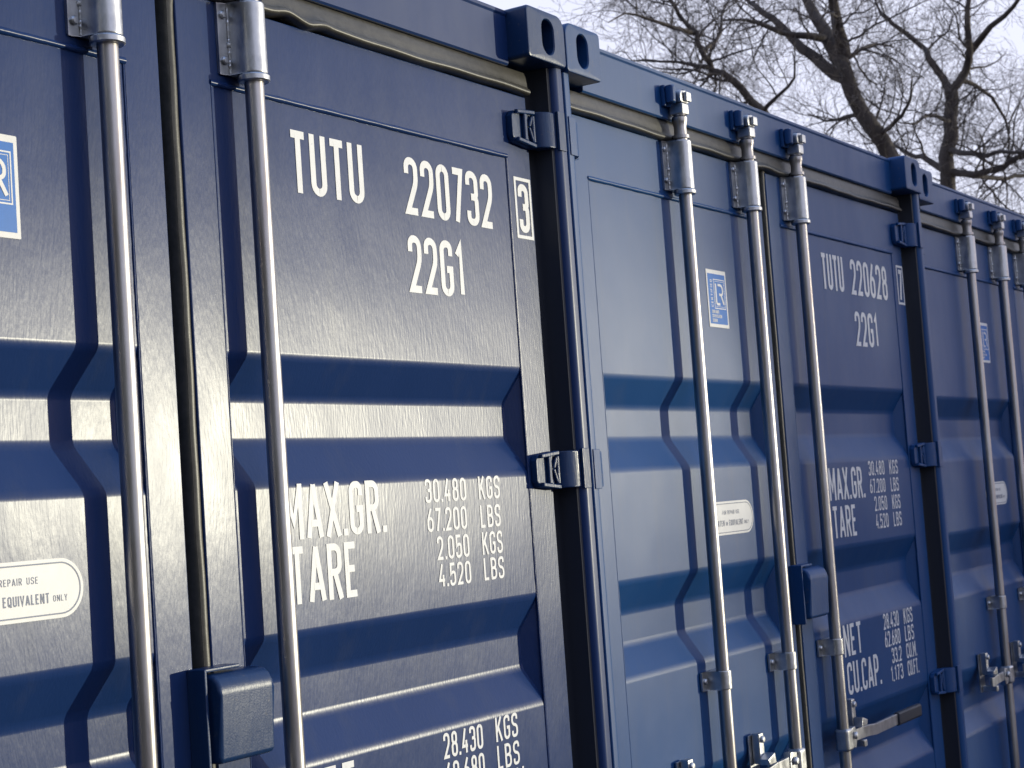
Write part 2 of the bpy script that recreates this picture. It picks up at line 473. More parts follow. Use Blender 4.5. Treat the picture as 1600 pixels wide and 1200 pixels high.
def m_frame(key, side):
    xo0, xo1, xi0, xi1 = DOORS[side]
    zo0, zo1, zi0, zi1 = DOOR_Z
    bm = bmesh.new()
    def ring(x0, x1, z0, z1, y): return [bm.verts.new(p) for p in ((x0, y, z0), (x1, y, z0), (x1, y, z1), (x0, y, z1))]
    O0 = ring(xo0, xo1, zo0, zo1, 0); I0 = ring(xi0, xi1, zi0, zi1, 0)
    O1 = ring(xo0, xo1, zo0, zo1, .045); I1 = ring(xi0, xi1, zi0, zi1, .012)
    for k in range(4):
        j = (k + 1) % 4
        bm.faces.new((O0[k], O0[j], I0[j], I0[k])); bm.faces.new((O0[k], O1[k], O1[j], O0[j])); bm.faces.new((I0[k], I0[j], I1[j], I1[k]))
    bm.normal_update()
    es = [e for e in bm.edges if len(e.link_faces) == 2 and e.calc_face_angle(0) > 0.5 and all(abs(v.co.y) < 1e-6 for v in e.verts)]
    bmesh.ops.bevel(bm, geom=es, offset=0.0032, segments=3, profile=0.5, affect='EDGES')
    return to_mesh(key, bm, 'door_paint', 25)

def m_seam(key, side):
    """uneven sealant bead where the pressed panel meets the frame"""
    _, _, x0, x1 = DOORS[side]
    z0, z1 = DOOR_Z[2], DOOR_Z[3]
    bm = bmesh.new(); rnd = random.Random(7)
    def run(a, b, r, jit, step=.012):
        n = int((b - a).length / step)
        pts = [a.lerp(b, k / n) + Vector((rnd.uniform(-jit, jit), rnd.uniform(-jit, jit) * .6, rnd.uniform(-jit, jit))) for k in range(n + 1)]
        tube(bm, pts, [r * rnd.uniform(.9, 1.1) for _ in pts], 10)
    y = PANEL_Y - 0.0005
    run(Vector((x0 - .002, .0022, z1 + .001)), Vector((x1 + .002, .0022, z1 + .001)), .0058, .00025, .02)
    run(Vector((x1 - .001, y, z0)), Vector((x1 - .001, y, z1)), .0020, .0003)
    run(Vector((x0 + .001, y, z0)), Vector((x0 + .001, y, z1)), .0020, .0003)
    return to_mesh(key, bm, 'door_paint', 60)

def m_back(key, side):
    x0, x1, _, _ = DOORS[side]
    bm = bmesh.new(); box(bm, x0 + .004, x1 - .004, .0455, .062, .153, 2.402)
    return to_mesh(key, bm, 'navy_paint', 0)

def m_gasket_top(key, wavy):
    """rubber strip between door top and header: rolled lower lip, sloping upper flap"""
    prof = [(.006, 2.461), (-.002, 2.4605), (-.0065, 2.450), (-.009, 2.436), (-.010, 2.427), (-.0125, 2.4225), (-.0165, 2.4195), (-.0185, 2.4150),
            (-.0180, 2.4110), (-.0145, 2.4080), (-.006, 2.4065), (.006, 2.4060), (.012, 2.4062), (.02, 2.43)]
    bm = bmesh.new(); rings = []
    xs = [0.085 + i * (2.353 - 0.085) / 220 for i in range(221)]
    for x in xs:
        dz = 0.0012 * math.sin(x * 9.1) + 0.0008 * math.sin(x * 31 + 1); dy = .001 * math.sin(x * 14)
        if wavy:
            dz += 0.0085 * math.exp(-((x - 1.515) / .030) ** 2) - .0045 * math.exp(-((x - 1.575) / .020) ** 2) + .002 * math.exp(-((x - 1.625) / .018) ** 2)
            dy += -.004 * math.exp(-((x - 1.60) / .03) ** 2)
        if abs(x - 1.21) < .06: dz += .004 * math.cos((x - 1.21) / .06 * 1.57)
        ring = []
        for y, z in prof:
            k = max(0, min(1, (2.440 - z) / .02))
            ring.append(bm.verts.new((x, y + dy * k, z + dz * k)))
        rings.append(ring)
    n = len(prof)
    for a, b in zip(rings, rings[1:]):
        for k in range(n): bm.faces.new((a[k], a[(k + 1) % n], b[(k + 1) % n], b[k]))
    bm.faces.new(rings[0]); bm.faces.new(rings[-1][::-1])
    return to_mesh(key, bm, 'gasket_rubber', 50)

def m_gasket_mid(key):
    """upright rubber seal in the slot between the two doors"""
    prof = [(1.184, .050), (1.184, .044), (1.206, .042), (1.2075, .016), (1.2095, .004), (1.2130, .000), (1.2165, .003), (1.2185, .0065),
            (1.2225, .0035), (1.2285, .0025), (1.236, .006), (1.236, .050)]
    bm = bmesh.new(); rings = []
    N = 120
    for i in range(N + 1):
        z = .155 + (2.416 - .155) * i / N
        dx = .0009 * math.sin(z * 11) + .0006 * math.sin(z * 37)
        flare = max(0, (z - 2.36) / .056) ** 2
        ring = []
        for x, y in prof:
            k = 1 if y < .02 else 0
            ring.append(bm.verts.new((x + dx * k + flare * (x - 1.21) * .5 * k, y, z)))
        rings.append(ring)
    n = len(prof)
    for a, b in zip(rings, rings[1:]):
        for k in range(n): bm.faces.new((a[k], a[(k + 1) % n], b[(k + 1) % n], b[k]))
    bm.faces.new(rings[0]); bm.faces.new(rings[-1][::-1])
    return to_mesh(key, bm, 'gasket_rubber', 50)

def m_gasket_side_shade(key, sgn):
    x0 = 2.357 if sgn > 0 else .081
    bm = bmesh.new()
    # flat leg in the gap plus an added dark strip standing in for post shade
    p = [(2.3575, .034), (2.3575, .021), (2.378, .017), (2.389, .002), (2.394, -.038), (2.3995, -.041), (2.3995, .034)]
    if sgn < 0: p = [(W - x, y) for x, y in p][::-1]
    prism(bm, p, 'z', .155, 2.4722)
    return to_mesh(key, bm, 'rubber_and_shade', 40)

def m_post(key, sgn):
    """door-end corner post: rounded front lip and deep inner face"""
    p = [(2.400, .14), (2.400, -.030)]
    for k in range(7):
        a = math.radians(180 + 90 * k / 6); p.append((2.418 + .018 * math.cos(a), -.036 + .018 * math.sin(a)))
    for k in range(5):
        a = math.radians(270 + 90 * k / 4); p.append((2.432 + .005 * math.cos(a), -.049 + .005 * math.sin(a)))
    p.append((2.437, .14))
    if sgn < 0: p = [(W - x, y) for x, y in p][::-1]
    bm = bmesh.new(); prism(bm, p, 'z', .118, 2.4728)
    return to_mesh(key, bm, 'navy_paint', 40)

def m_post_rear(key, sgn):
    bm = bmesh.new()
    x = (W - .12, W - .001) if sgn > 0 else (.001, .12)
    box(bm, *x, DEP - .12, DEP - .002, .118, 2.4728, .01)
    return to_mesh(key, bm, 'navy_paint', 40)

def m_casting(key, sgn, top, rear):
    x0, x1 = (W - .162, W) if sgn > 0 else (0, .162)
    z0, z1 = (2.473, 2.591) if top else (0, .118)
    y0 = -.068; th = .030; y1 = y0 + .178
    cx, cz = (x0 + x1) / 2 + (0.006 if sgn > 0 else -.006), (z0 + z1) / 2
    bm = bmesh.new()
    n = 5
    outer = rrect(x0, x1, z0, z1, .012, n)
    if top:   # top outer corner is more rounded
        outer = []
        rr = {0: .030 if sgn > 0 else .012, 1: .012 if sgn > 0 else .030, 2: .010, 3: .010}
        for q, (sx, sz, a0) in enumerate(((1, 1, 0), (-1, 1, 90), (-1, -1, 180), (1, -1, 270))):
            r = rr[q]
            ccx = (x1 - r) if sx > 0 else (x0 + r); ccz = (z1 - r) if sz > 0 else (z0 + r)
            for k in range(n + 1):
                a = math.radians(a0 + 90 * k / n); outer.append((ccx + r * math.cos(a), ccz + r * math.sin(a)))
    hole = rrect(cx - .0255, cx + .0255, cz - .040, cz + .040, .0250, n)
    front = y0
    b = .005
    def shrink(poly, d):
        mx, mz = (x0 + x1) / 2, (z0 + z1) / 2
        hw, hz = (x1 - x0) / 2, (z1 - z0) / 2
        return [(mx + (x - mx) * (hw - d) / hw, mz + (z - mz) * (hz - d) / hz) for x, z in poly]
    def ring(poly, y): return [bm.verts.new((x, y, z)) for x, z in poly]
    rings = [ring(hole, y0 + th), ring(hole, y0 + .003)]
    hx = [(cx + (x - cx) * 1.09, cz + (z - cz) * 1.06) for x, z in hole]
    rings.append(ring(hx, y0))
    rings.append(ring(shrink(outer, b), y0)); rings.append(ring(shrink(outer, b * .3), y0 + b * .3)); rings.append(ring(outer, y0 + b)); rings.append(ring(outer, y1))
    m_ = len(hole)
    for a, c in zip(rings, rings[1:]):
        for k in range(m_): bm.faces.new((a[k], a[(k + 1) % m_], c[(k + 1) % m_], c[k]))
    bm.faces.new(rings[-1])
    # hollow behind the hole
    cav = [ring(rrect(x0 + .028, x1 - .028, z0 + .014, z1 - .022, .012, n), y0 + th), ring(rrect(x0 + .028, x1 - .028, z0 + .014, z1 - .022, .012, n), y1 - .03)]
    for k in range(m_):
        bm.faces.new((rings[0][k], cav[0][k], cav[0][(k + 1) % m_], rings[0][(k + 1) % m_]))
        bm.faces.new((cav[0][k], cav[1][k], cav[1][(k + 1) % m_], cav[0][(k + 1) % m_]))
    bm.faces.new(cav[1])
    if rear:
        for v in bm.verts: v.co.y = DEP - .002 - (v.co.y - y0)
    return to_mesh(key, bm, 'navy_paint_worn', 30)

def m_header(key):
    # rolled top rail: face, slight return lip at the top, underside
    p = [(.10, 2.462), (-.009, 2.462), (-.0125, 2.466), (-.013, 2.572), (-.016, 2.577), (-.016, 2.584), (-.012, 2.5865), (.09, 2.5865), (.10, 2.575)]
    bm = bmesh.new(); prism(bm, p, 'x', .1625, W - .1625)
    return to_mesh(key, bm, 'navy_paint', 30)

def m_header_infill(key, sgn):
    """short web from the header to the post below the corner fitting"""
    bm = bmesh.new()
    x = (2.2765, 2.3985) if sgn > 0 else (.0395, .1615)
    box(bm, *x, .036, .10, 2.412, 2.4725)
    return to_mesh(key, bm, 'navy_paint', 0)

def m_sill(key):
    bm = bmesh.new(); box(bm, .1625, W - .1625, -.02, .12, .012, .142, .006)
    for x in (.4, 2.04): box(bm, x - .06, x + .06, -.045, -.0205, .03, .12, .004)
    return to_mesh(key, bm, 'navy_paint', 30)

def m_lockbox(key):
    """padlock cover: folded box on the right-hand door, cheek plate on the left-hand door"""
    bm = bmesh.new()
    prof = [(-.002, 1.252), (-.030, 1.252), (-.041, 1.249), (-.050, 1.242), (-.056, 1.231), (-.057, 1.218), (-.053, 1.118), (-.049, 1.111), (-.042, 1.108), (-.002, 1.108)]
    prism(bm, prof, 'x', 1.186, 1.318, .007, 3)
    return to_mesh(key, bm, 'navy_paint_worn', 40)

def m_lockcheek(key):
    bm = bmesh.new()
    box(bm, 1.170, 1.1765, -.040, -.0005, 1.095, 1.262, .002)
    box(bm, 1.177, 1.262, -.034, -.0005, 1.256, 1.262, .0018)
    return to_mesh(key, bm, 'navy_paint_worn', 40)

def m_hasp(key):
    bm = bmesh.new()
    pts = [Vector((1.336 + .011 * math.cos(a), -.006 - .010 * abs(math.sin(a)) , 1.150 + .022 * math.sin(a - 1.57))) for a in [k * math.pi / 8 for k in range(9)]]
    pts = [Vector((1.330, -.001, 1.176)), Vector((1.331, -.012, 1.176)), Vector((1.332, -.017, 1.168)), Vector((1.332, -.018, 1.150)), Vector((1.332, -.015, 1.140)), Vector((1.331, -.001, 1.139))]
    tube(bm, pts, [.0035] * len(pts), 8)
    return to_mesh(key, bm, 'navy_paint_worn', 60)

def m_hinge(key, sgn):
    """forged hinge: blade with raised rim and slot on the door, knuckle and lugs on the post"""
    bm = bmesh.new()
    h = .043
    # knuckle block bridging the gap to the post
    kn = [(2.352, -.0005), (2.352, -.020), (2.360, -.034), (2.376, -.046), (2.399, -.049), (2.399, -.0005)]
    prism(bm, kn, 'z', -h + .002, h - .002, .003, 2)
    # blade, tapering to the left
    out = [(2.266, -.022), (2.275, -.036), (2.352, -h), (2.352, h), (2.275, .034), (2.266, .022)]
    prism(bm, out, 'y', -.017, -.0005, .003, 2)
    # raised rim and slanting ribs that leave a slot between them
    def bar(a, b, w, y0, y1):
        a, b = Vector(a), Vector(b); d = (b - a).normalized(); nrm = Vector((-d.y, d.x)) * w
        prism(bm, [tuple(a - nrm), tuple(b - nrm), tuple(b + nrm), tuple(a + nrm)], 'y', y0, y1, .0018, 1)
    bar((2.276, .031), (2.350, .038), .0045, -.027, -.0172)
    bar((2.276, -.031), (2.350, -.038), .0045, -.027, -.0173)
    bar((2.310, -.030), (2.310, .031), .0055, -.0262, -.0174)
    bar((2.345, -.031), (2.345, .031), .0045, -.0258, -.0175)
    bar((2.330, .004), (2.342, .028), .0035, -.0245, -.0176)
    bar((2.328, .002), (2.343, -.029), .0035, -.0248, -.0177)
    # pin head and lug lips over the post front
    box(bm, 2.4005, 2.4300, -.0570, -.0500, -h - .002, h + .002, .0015)
    if sgn < 0:                     # the left-hand blades are short
        for v in bm.verts:
            if v.co.x < 2.352: v.co.x = 2.352 - (2.352 - v.co.x) * .3; v.co.y *= .7
            v.co.x = W - v.co.x
    return to_mesh(key, bm, 'navy_paint_worn', 35)

def m_rod(key):
    bm = bmesh.new()
    lathe(bm, [(.013, .045), (.0172, .05), (.0172, 2.40), (.0172, 2.409), (.0225, 2.4095), (.0225, 2.418), (.0172, 2.4185), (.0165, 2.44), (.0190, 2.452), (.0205, 2.456), (.0205, 2.465), (.016, 2.470), (.015, 2.49)], 28)
    return to_mesh(key, bm, 'galvanised_tube', 35)

def saddle(R, fl, fr, back, t, n=14):
    """U-shaped strap profile over the rod with a flange on either side"""
    p = [(-fl, back), (-fl, back - t), (-R - .0015, back - t)]
    for k in range(n + 1):
        a = math.pi - math.pi * k / n
        p.append((R * math.cos(a), -R * math.sin(a)))
    p += [(R + .0015, back - t), (fr, back - t), (fr, back)]
    return p

def m_bracket(key):
    bm = bmesh.new()
    bk = -ROD_Y - .0004
    prism(bm, saddle(.0255, .052, .047, bk, .006), 'z', 2.275, 2.404, .004, 2)
    lathe(bm, [(.0262, 2.262), (.0285, 2.264), (.0285, 2.272), (.0262, 2.2748)], 24)
    for z in (2.300, 2.382):
        bolt(bm, -.040, bk - .006, z, .0075, .006)
        bolt(bm, .0385, bk - .006, z, .006, .007, 1)
    # run of zinc along the crease
    rnd = random.Random(3)
    pts = [Vector((-.0268 + rnd.uniform(-.0006, .0006), bk - .0075, 2.279 + k * .0024)) for k in range(51)]
    tube(bm, pts, [.0016 + (.0024 if 20 <= k <= 23 else 0) + rnd.uniform(0, .0004) for k in range(51)], 6)
    return to_mesh(key, bm, ['galvanised', 'steel_dark'], 35)

def m_clamp(key):
    bm = bmesh.new()
    bk = -ROD_Y - .0004
    prism(bm, saddle(.0215, .056, .046, bk, .005), 'z', -.024, .024, .003, 2)
    bolt(bm, -.040, bk - .005, 0, .008, .006)
    bolt(bm, .035, bk - .005, 0, .007, .007, 1)
    return to_mesh(key, bm, ['galvanised', 'steel_dark'], 35)

def m_cam(key):
    bm = bmesh.new()
    box(bm, -.019, .019, -.022, .020, 2.4715, 2.502, .006)
    prof = [(-.021, 2.5025), (.021, 2.5025), (.024, 2.512), (.021, 2.530), (.010, 2.537), (-.018, 2.534), (-.024, 2.520)]
    prism(bm, prof, 'y', -.020, .004, .004, 2)
    box(bm, -.007, .020, -.030, -.0205, 2.505, 2.530, .003)
    return to_mesh(key, bm, 'galvanised', 40)

def m_cam_low(key):
    bm = bmesh.new()
    box(bm, -.021, .021, -.022, .006, .030, .070, .006)
    return to_mesh(key, bm, 'galvanised', 40)

def m_keeper(key):
    """forged cam keeper welded to the header"""
    bm = bmesh.new()
    box(bm, -.052, .040, .0120, .0238, 2.492, 2.548, .003)
    prism(bm, [(-.052, 2.500), (-.030, 2.497), (-.027, 2.535), (-.036, 2.548), (-.052, 2.544)], 'y', -.012, .0118, .008, 3)
    prism(bm, [(.027, 2.503), (.040, 2.505), (.040, 2.540), (.030, 2.546)], 'y', -.006, .0118, .005, 3)
    box(bm, -.026, .026, .0062, .0118, 2.538, 2.548, .002)
    return to_mesh(key, bm, 'navy_paint_worn', 40)

def m_handle(key, sgn, L, grip):
    """bar handle hinged to a hub on the rod, resting in its catch on the door"""
    bm = bmesh.new()
    bk = -ROD_Y - .0004
    box(bm, -.021, .023, -.0225, .0205, .706, .772, .009, 3)                       # hub clamp
    prism(bm, [(.0235, .712), (.060, .706), (.072, .730), (.064, .770), (.0235, .766)], 'y', -.014, .010, .004, 2)
    bolt(bm, .048, -.0165, .745, .011, .009)
    # bar in two bends
    pts = [(.075, -.006, .742), (.16, -.010, .742), (.22, -.014, .738), (L, -.018, .742)]
    def flat(p, q, hw, t):
        p, q = Vector(p), Vector(q); d = (q - p).normalized(); up = Vector((0, 0, 1)) * hw; nn = d.cross(Vector((0, 0, 1))).normalized() * t
        vs = [bm.verts.new(c) for c in (p - up - nn, p - up + nn, p + up + nn, p + up - nn, q - up - nn, q - up + nn, q + up + nn, q + up - nn)]
        fs = [bm.faces.new([vs[i] for i in f]) for f in ((0, 1, 2, 3), (7, 6, 5, 4), (0, 4, 5, 1), (1, 5, 6, 2), (2, 6, 7, 3), (3, 7, 4, 0))]
        es = list({e for f in fs for e in f.edges})
        bmesh.ops.bevel(bm, geom=es, offset=.0018, segments=2, profile=.5, affect='EDGES')
    for a, b in zip(pts, pts[1:]): flat(a, b, .0165, .0055)
    # catch bolted to the door: back plate, upright tongue with an eye, lower tab
    cx = .115 if grip else L - .055
    box(bm, cx - .028, cx + .028, bk - .006, bk, .700, .838, .002)
    box(bm, cx - .014, cx + .014, bk - .030, bk - .0065, .762, .842, .004)
    bolt(bm, cx, bk - .0305, .826, .0095, .007)
    prism(bm, [(cx - .020, .762), (cx + .022, .762), (cx + .030, .778), (cx - .012, .790)], 'y', bk - .060, bk - .0305, .003, 2)
    box(bm, cx - .012, cx + .012, bk - .060, bk - .0065, .702, .722, .003)
    if grip:
        prof = rrect(-.0105, .0105, -.0205, .0205, .008, 4)
        prism(bm, [(y - .019, z + .742) for y, z in prof], 'x', L - .002, L + .205, .004, 2, 1)
    if sgn < 0:
        for v in bm.verts: v.co.x = -v.co.x
    return to_mesh(key, bm, ['galvanised', 'rubber_and_shade'], 35)

def m_side(key, sgn):
    """corrugated side wall"""
    p = []; y = .142; w = .278
    xo = W - .012 if sgn > 0 else .012
    xi = xo - sgn * .036
    while y < DEP - .16:
        for f, x in ((0, xo), (.26, xo), (.50, xi), (.76, xi)): p.append((y + f * w, x))
        y += w
    bm = bmesh.new()
    A = [bm.verts.new((x, min(yy, DEP - .121), .142)) for yy, x in p]; B = [bm.verts.new((x, min(yy, DEP - .121), 2.52)) for yy, x in p]
    for i in range(len(p) - 1): bm.faces.new((A[i], A[i + 1], B[i + 1], B[i]))
    return to_mesh(key, bm, 'navy_paint', 20)

def m_rail(key, sgn, top):
    bm = bmesh.new()
    x = (W - .06, W - .002) if sgn > 0 else (.002, .06)
    box(bm, *x, .142, DEP - .122, *( (2.5205, 2.580) if top else (.02, .1415)), .004)
    return to_mesh(key, bm, 'navy_paint', 30)

def m_roof(key):
    bm = bmesh.new(); p = []; y = .102
    while y < DEP - .14:
        for f, z in ((0, 2.566), (.3, 2.566), (.45, 2.548), (.85, 2.548)): p.append((y + f * .209, z))
        y += .209
    A = [bm.verts.new((.0605, yy, z)) for yy, z in p]; B = [bm.verts.new((W - .0605, yy, z)) for yy, z in p]
    for i in range(len(p) - 1): bm.faces.new((A[i], A[i + 1], B[i + 1], B[i]))
    return to_mesh(key, bm, 'navy_paint', 20)

def m_rear(key):
    bm = bmesh.new(); p = []; x = .1205
    while x < W - .13:
        for f, y in ((0, DEP - .01), (.3, DEP - .01), (.5, DEP - .05), (.8, DEP - .05)): p.append((min(x + f * .22, W - .1205), y))
        x += .22
    A = [bm.verts.new((q, y, .12)) for q, y in p]; B = [bm.verts.new((q, y, 2.56)) for q, y in p]
    for i in range(len(p) - 1): bm.faces.new((A[i], A[i + 1], B[i + 1], B[i]))
    return to_mesh(key, bm, 'navy_paint', 20)

def m_sticker(key):
    """certification sticker: white edge, blue field, framed monogram, small print; origin at lower-left corner"""
    bm = bmesh.new(); w, h = .121, .157
    prism(bm, rrect(0, w, 0, h, .0015, 2), 'y', -.0008, 0, mi=0)
    def sheet(x0, x1, z0, z1, y, mi):
        bm.faces.new([bm.verts.new(q) for q in ((x0, y, z0), (x1, y, z0), (x1, y, z1), (x0, y, z1))]).material_index = mi
    sheet(.007, w - .007, .009, h - .011, -.0011, 1)
    y = -.0014
    def frame(x0, x1, z0, z1, t, y):
        ribbon(bm, [Vector(q) for q in ((x0, z0), (x1, z0), (x1, z1), (x0, z1))], True, t, lambda q: (q.x, y, q.y), 0)
    frame(.041, .107, .052, .131, .0012, y)
    frame(.046, .102, .057, .126, .0005, y)
    P = rounded_path([(.053, .120), (.053, .064, .006), (.074, .064)], False); ribbon(bm, P, False, .0034, lambda q: (q.x, y, q.y), 0)
    P = rounded_path([(.066, .117), (.094, .117, .014), (.094, .089, .012), (.072, .091)], False); ribbon(bm, P, False, .0034, lambda q: (q.x, y - .0002, q.y), 0)
    P = rounded_path([(.081, .092), (.097, .064)], False); ribbon(bm, P, False, .0036, lambda q: (q.x, y - .0004, q.y), 0)
    lay_text(bm, 'CERTIFIED', .020, .031, .054, .130, y, .16, 0, .12, True, .00008)
    lay_text(bm, 'CONTAINER', .020, .062, .038, .047, y, .16, 0, .12, False, .00008)
    lay_text(bm, 'CERTIFICATION', .020, .078, .026, .035, y, .16, 0, .12, False, .00008)
    lay_text(bm, 'SCHEME', .020, .050, .014, .023, y, .16, 0, .12, False, .00008)
    return to_mesh(key, bm, ['label_white', 'sticker_blue'], 0)

def m_repair(key):
    """oblong repair notice with rounded ends; origin at its centre"""
    bm = bmesh.new()
    prism(bm, rrect(-.140, .140, -.0445, .0445, .0444, 9), 'y', -.0008, 0)
    y = -.0012
    ribbon(bm, [Vector(q) for q in rrect(-.1335, .1335, -.038, .038, .0379, 10)], True, .0011, lambda q: (q.x, y, q.y), 1)
    lay_text(bm, 'FOR REPAIR USE', -.052, .052, .0095, .0200, y, .125, 1, .14, False, .00008)
    lay_text(bm, 'CORTEN', -.106, -.044, -.021, -.0055, y, .15, 1, .10, False, .00008)
    lay_text(bm, 'OR', -.036, -.024, -.0200, -.0105, y, .16, 1, .10, False, .00008)
    lay_text(bm, 'EQUIVALENT', -.016, .072, -.021, -.0055, y, .15, 1, .10, False, .00008)
    lay_text(bm, 'ONLY', .079, .107, -.0195, -.0100, y, .125, 1, .14, False, .00008)
    return to_mesh(key, bm, ['label_white', 'print_grey'], 0)

def m_text(key, items, y):
    bm = bmesh.new()
    for s, x0, x1, z0, z1 in items: lay_text(bm, s, x0, x1, z0, z1, y)
    return to_mesh(key, bm, 'white_vinyl', 0)

def m_check(key, ch, x0, x1, z0, z1, y):
    bm = bmesh.new()
    t = .0038
    ribbon(bm, [Vector(q) for q in ((x0 + t, z0 + t), (x1 - t, z0 + t), (x1 - t, z1 - t), (x0 + t, z1 - t))], True, t, lambda q: (q.x, y, q.y), 0)
    lay_text(bm, ch, x0 + .014, x1 - .014, z0 + .014, z1 - .014, y, .14)
    return to_mesh(key, bm, 'white_vinyl', 0)

TY = PANEL_Y - .0009
def container(loc, label, tag, marks=None, wavy=False, sticker=(.785, 1.930), notice=(.823, 1.416), chalky=True):
    root = bpy.data.objects.new('shipping_container', None)
    COL.objects.link(root)
    root.empty_display_size = .5
    root.location = loc
    root['label'] = label; root['category'] = 'shipping container'; root['group'] = 'navy shipping containers standing side by side in a row'
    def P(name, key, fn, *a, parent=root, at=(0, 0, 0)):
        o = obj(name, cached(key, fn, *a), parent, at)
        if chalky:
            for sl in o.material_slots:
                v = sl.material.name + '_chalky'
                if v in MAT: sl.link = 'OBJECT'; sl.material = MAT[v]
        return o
    door = {}
    for side in ('left', 'right'):
        d = P('door', 'panel_' + side, m_panel, side); door[side] = d
        P('door_frame', 'frame_' + side, m_frame, side, parent=d)
        P('sealant_bead', 'seam_' + side, m_seam, side, parent=d)
        P('door_back', 'back_' + side, m_back, side, parent=d)
    P('gasket', 'gasket_top_wavy' if wavy else 'gasket_top', m_gasket_top, wavy)
    P('gasket', 'gasket_mid', m_gasket_mid)
    for s in (-1, 1):
        P('gasket', 'gasket_side_shade%d' % s, m_gasket_side_shade, s)  # seal in the gap, with shade put on the post's inner face as a dark strip
        P('corner_post', 'post%d' % s, m_post, s); P('corner_post', 'post_rear%d' % s, m_post_rear, s)
        for top in (0, 1):
            for rear in (0, 1):
                P('corner_casting', 'cast%d%d%d' % (s, top, rear), m_casting, s, top, rear)
            P('side_rail', 'rail%d%d' % (s, top), m_rail, s, top)
        P('header_web', 'web%d' % s, m_header_infill, s)
        P('side_wall', 'side%d' % s, m_side, s)
        for z in (2.326, 1.560, .787, .285):
            P('hinge', 'hinge%d' % s, m_hinge, s, at=(0, 0, z))
    hd = P('header', 'header', m_header); P('sill', 'sill', m_sill); P('roof', 'roof', m_roof); P('rear_wall', 'rear', m_rear)
    lb = P('lock_box', 'lockbox', m_lockbox); P('cheek_plate', 'lockcheek', m_lockcheek, parent=lb); P('hasp', 'hasp', m_hasp, parent=lb)
    for i, x in enumerate(RODS):
        r = P('lock_rod', 'rod', m_rod, at=(x, ROD_Y, 0))
        P('bearing_bracket', 'bracket', m_bracket, parent=r)
        for z in (1.010, .33): P('guide_clamp', 'clamp', m_clamp, parent=r, at=(0, 0, z))
        P('cam', 'cam', m_cam, parent=r); P('cam', 'cam_low', m_cam_low, parent=r)
        if i == 2: P('handle', 'handle_grip', m_handle, 1, .395, True, parent=r)
        else: P('handle', 'handle_short', m_handle, -1, .255, False, parent=r)
        P('cam_keeper', 'keeper', m_keeper, parent=hd, at=(x, ROD_Y, 0))
    P('sticker', 'sticker', m_sticker, parent=door['left'], at=(sticker[0], TY + .0004, sticker[1]))
    P('repair_notice', 'repair', m_repair, parent=door['left'], at=(notice[0], TY + .0004, notice[1]))
    if marks:
        for j, item in enumerate([it for ln in marks['lines'] for it in ln]):
            P('lettering', 'txt%s%d' % (tag, j), m_text, [item], TY, parent=door['right'])
        P('lettering', 'chk' + tag, m_check, *marks['check'], -.0009, parent=door['right'])
    return root

def weights(dx):
    L = [[('MAX.GR.', 1.528 + dx, 1.823 + dx, 1.434, 1.532 if dx == 0 else 1.556)], [('TARE', 1.537 + dx, 1.728 + dx, 1.319 if dx == 0 else 1.341, 1.416 if dx == 0 else 1.443)]]
    return L
PA = {'check': ('3', 2.281, 2.350, 2.077, 2.215), 'lines': [
    [('TUTU', 1.517, 1.734, 2.090, 2.207)], [('220732', 1.871, 2.191, 2.087, 2.205)], [('22G1', 1.867, 2.060, 1.928, 2.045)],
    [('MAX.GR.', 1.438, 1.735, 1.456, 1.556)], [('TARE', 1.446, 1.638, 1.342, 1.444)],
    [('30.480', 1.869, 2.014, 1.506, 1.553), ('KGS', 2.060, 2.141, 1.506, 1.554)],
    [('67.200', 1.870, 2.010, 1.448, 1.495), ('LBS', 2.060, 2.137, 1.447, 1.494)],
    [('2.050', 1.898, 2.012, 1.391, 1.438), ('KGS', 2.060, 2.138, 1.391, 1.438)],
    [('4.520', 1.897, 2.012, 1.337, 1.383), ('LBS', 2.060, 2.137, 1.338, 1.384)],
    [('NET', 1.452, 1.594, .952, 1.048)], [('CU.CAP.', 1.458, 1.739, .838, .935)],
    [('28.430', 1.875, 2.014, 1.002, 1.052), ('KGS', 2.062, 2.147, 1.006, 1.056)],
    [('62.680', 1.875, 2.014, .945, .994), ('LBS', 2.062, 2.147, .949, .998)],
    [('33.2', 1.925, 2.014, .889, .938), ('CU.M.', 2.062, 2.170, .893, .942)],
    [('1.173', 1.912, 2.014, .833, .882), ('CU.FT.', 2.062, 2.175, .837, .886)]]}
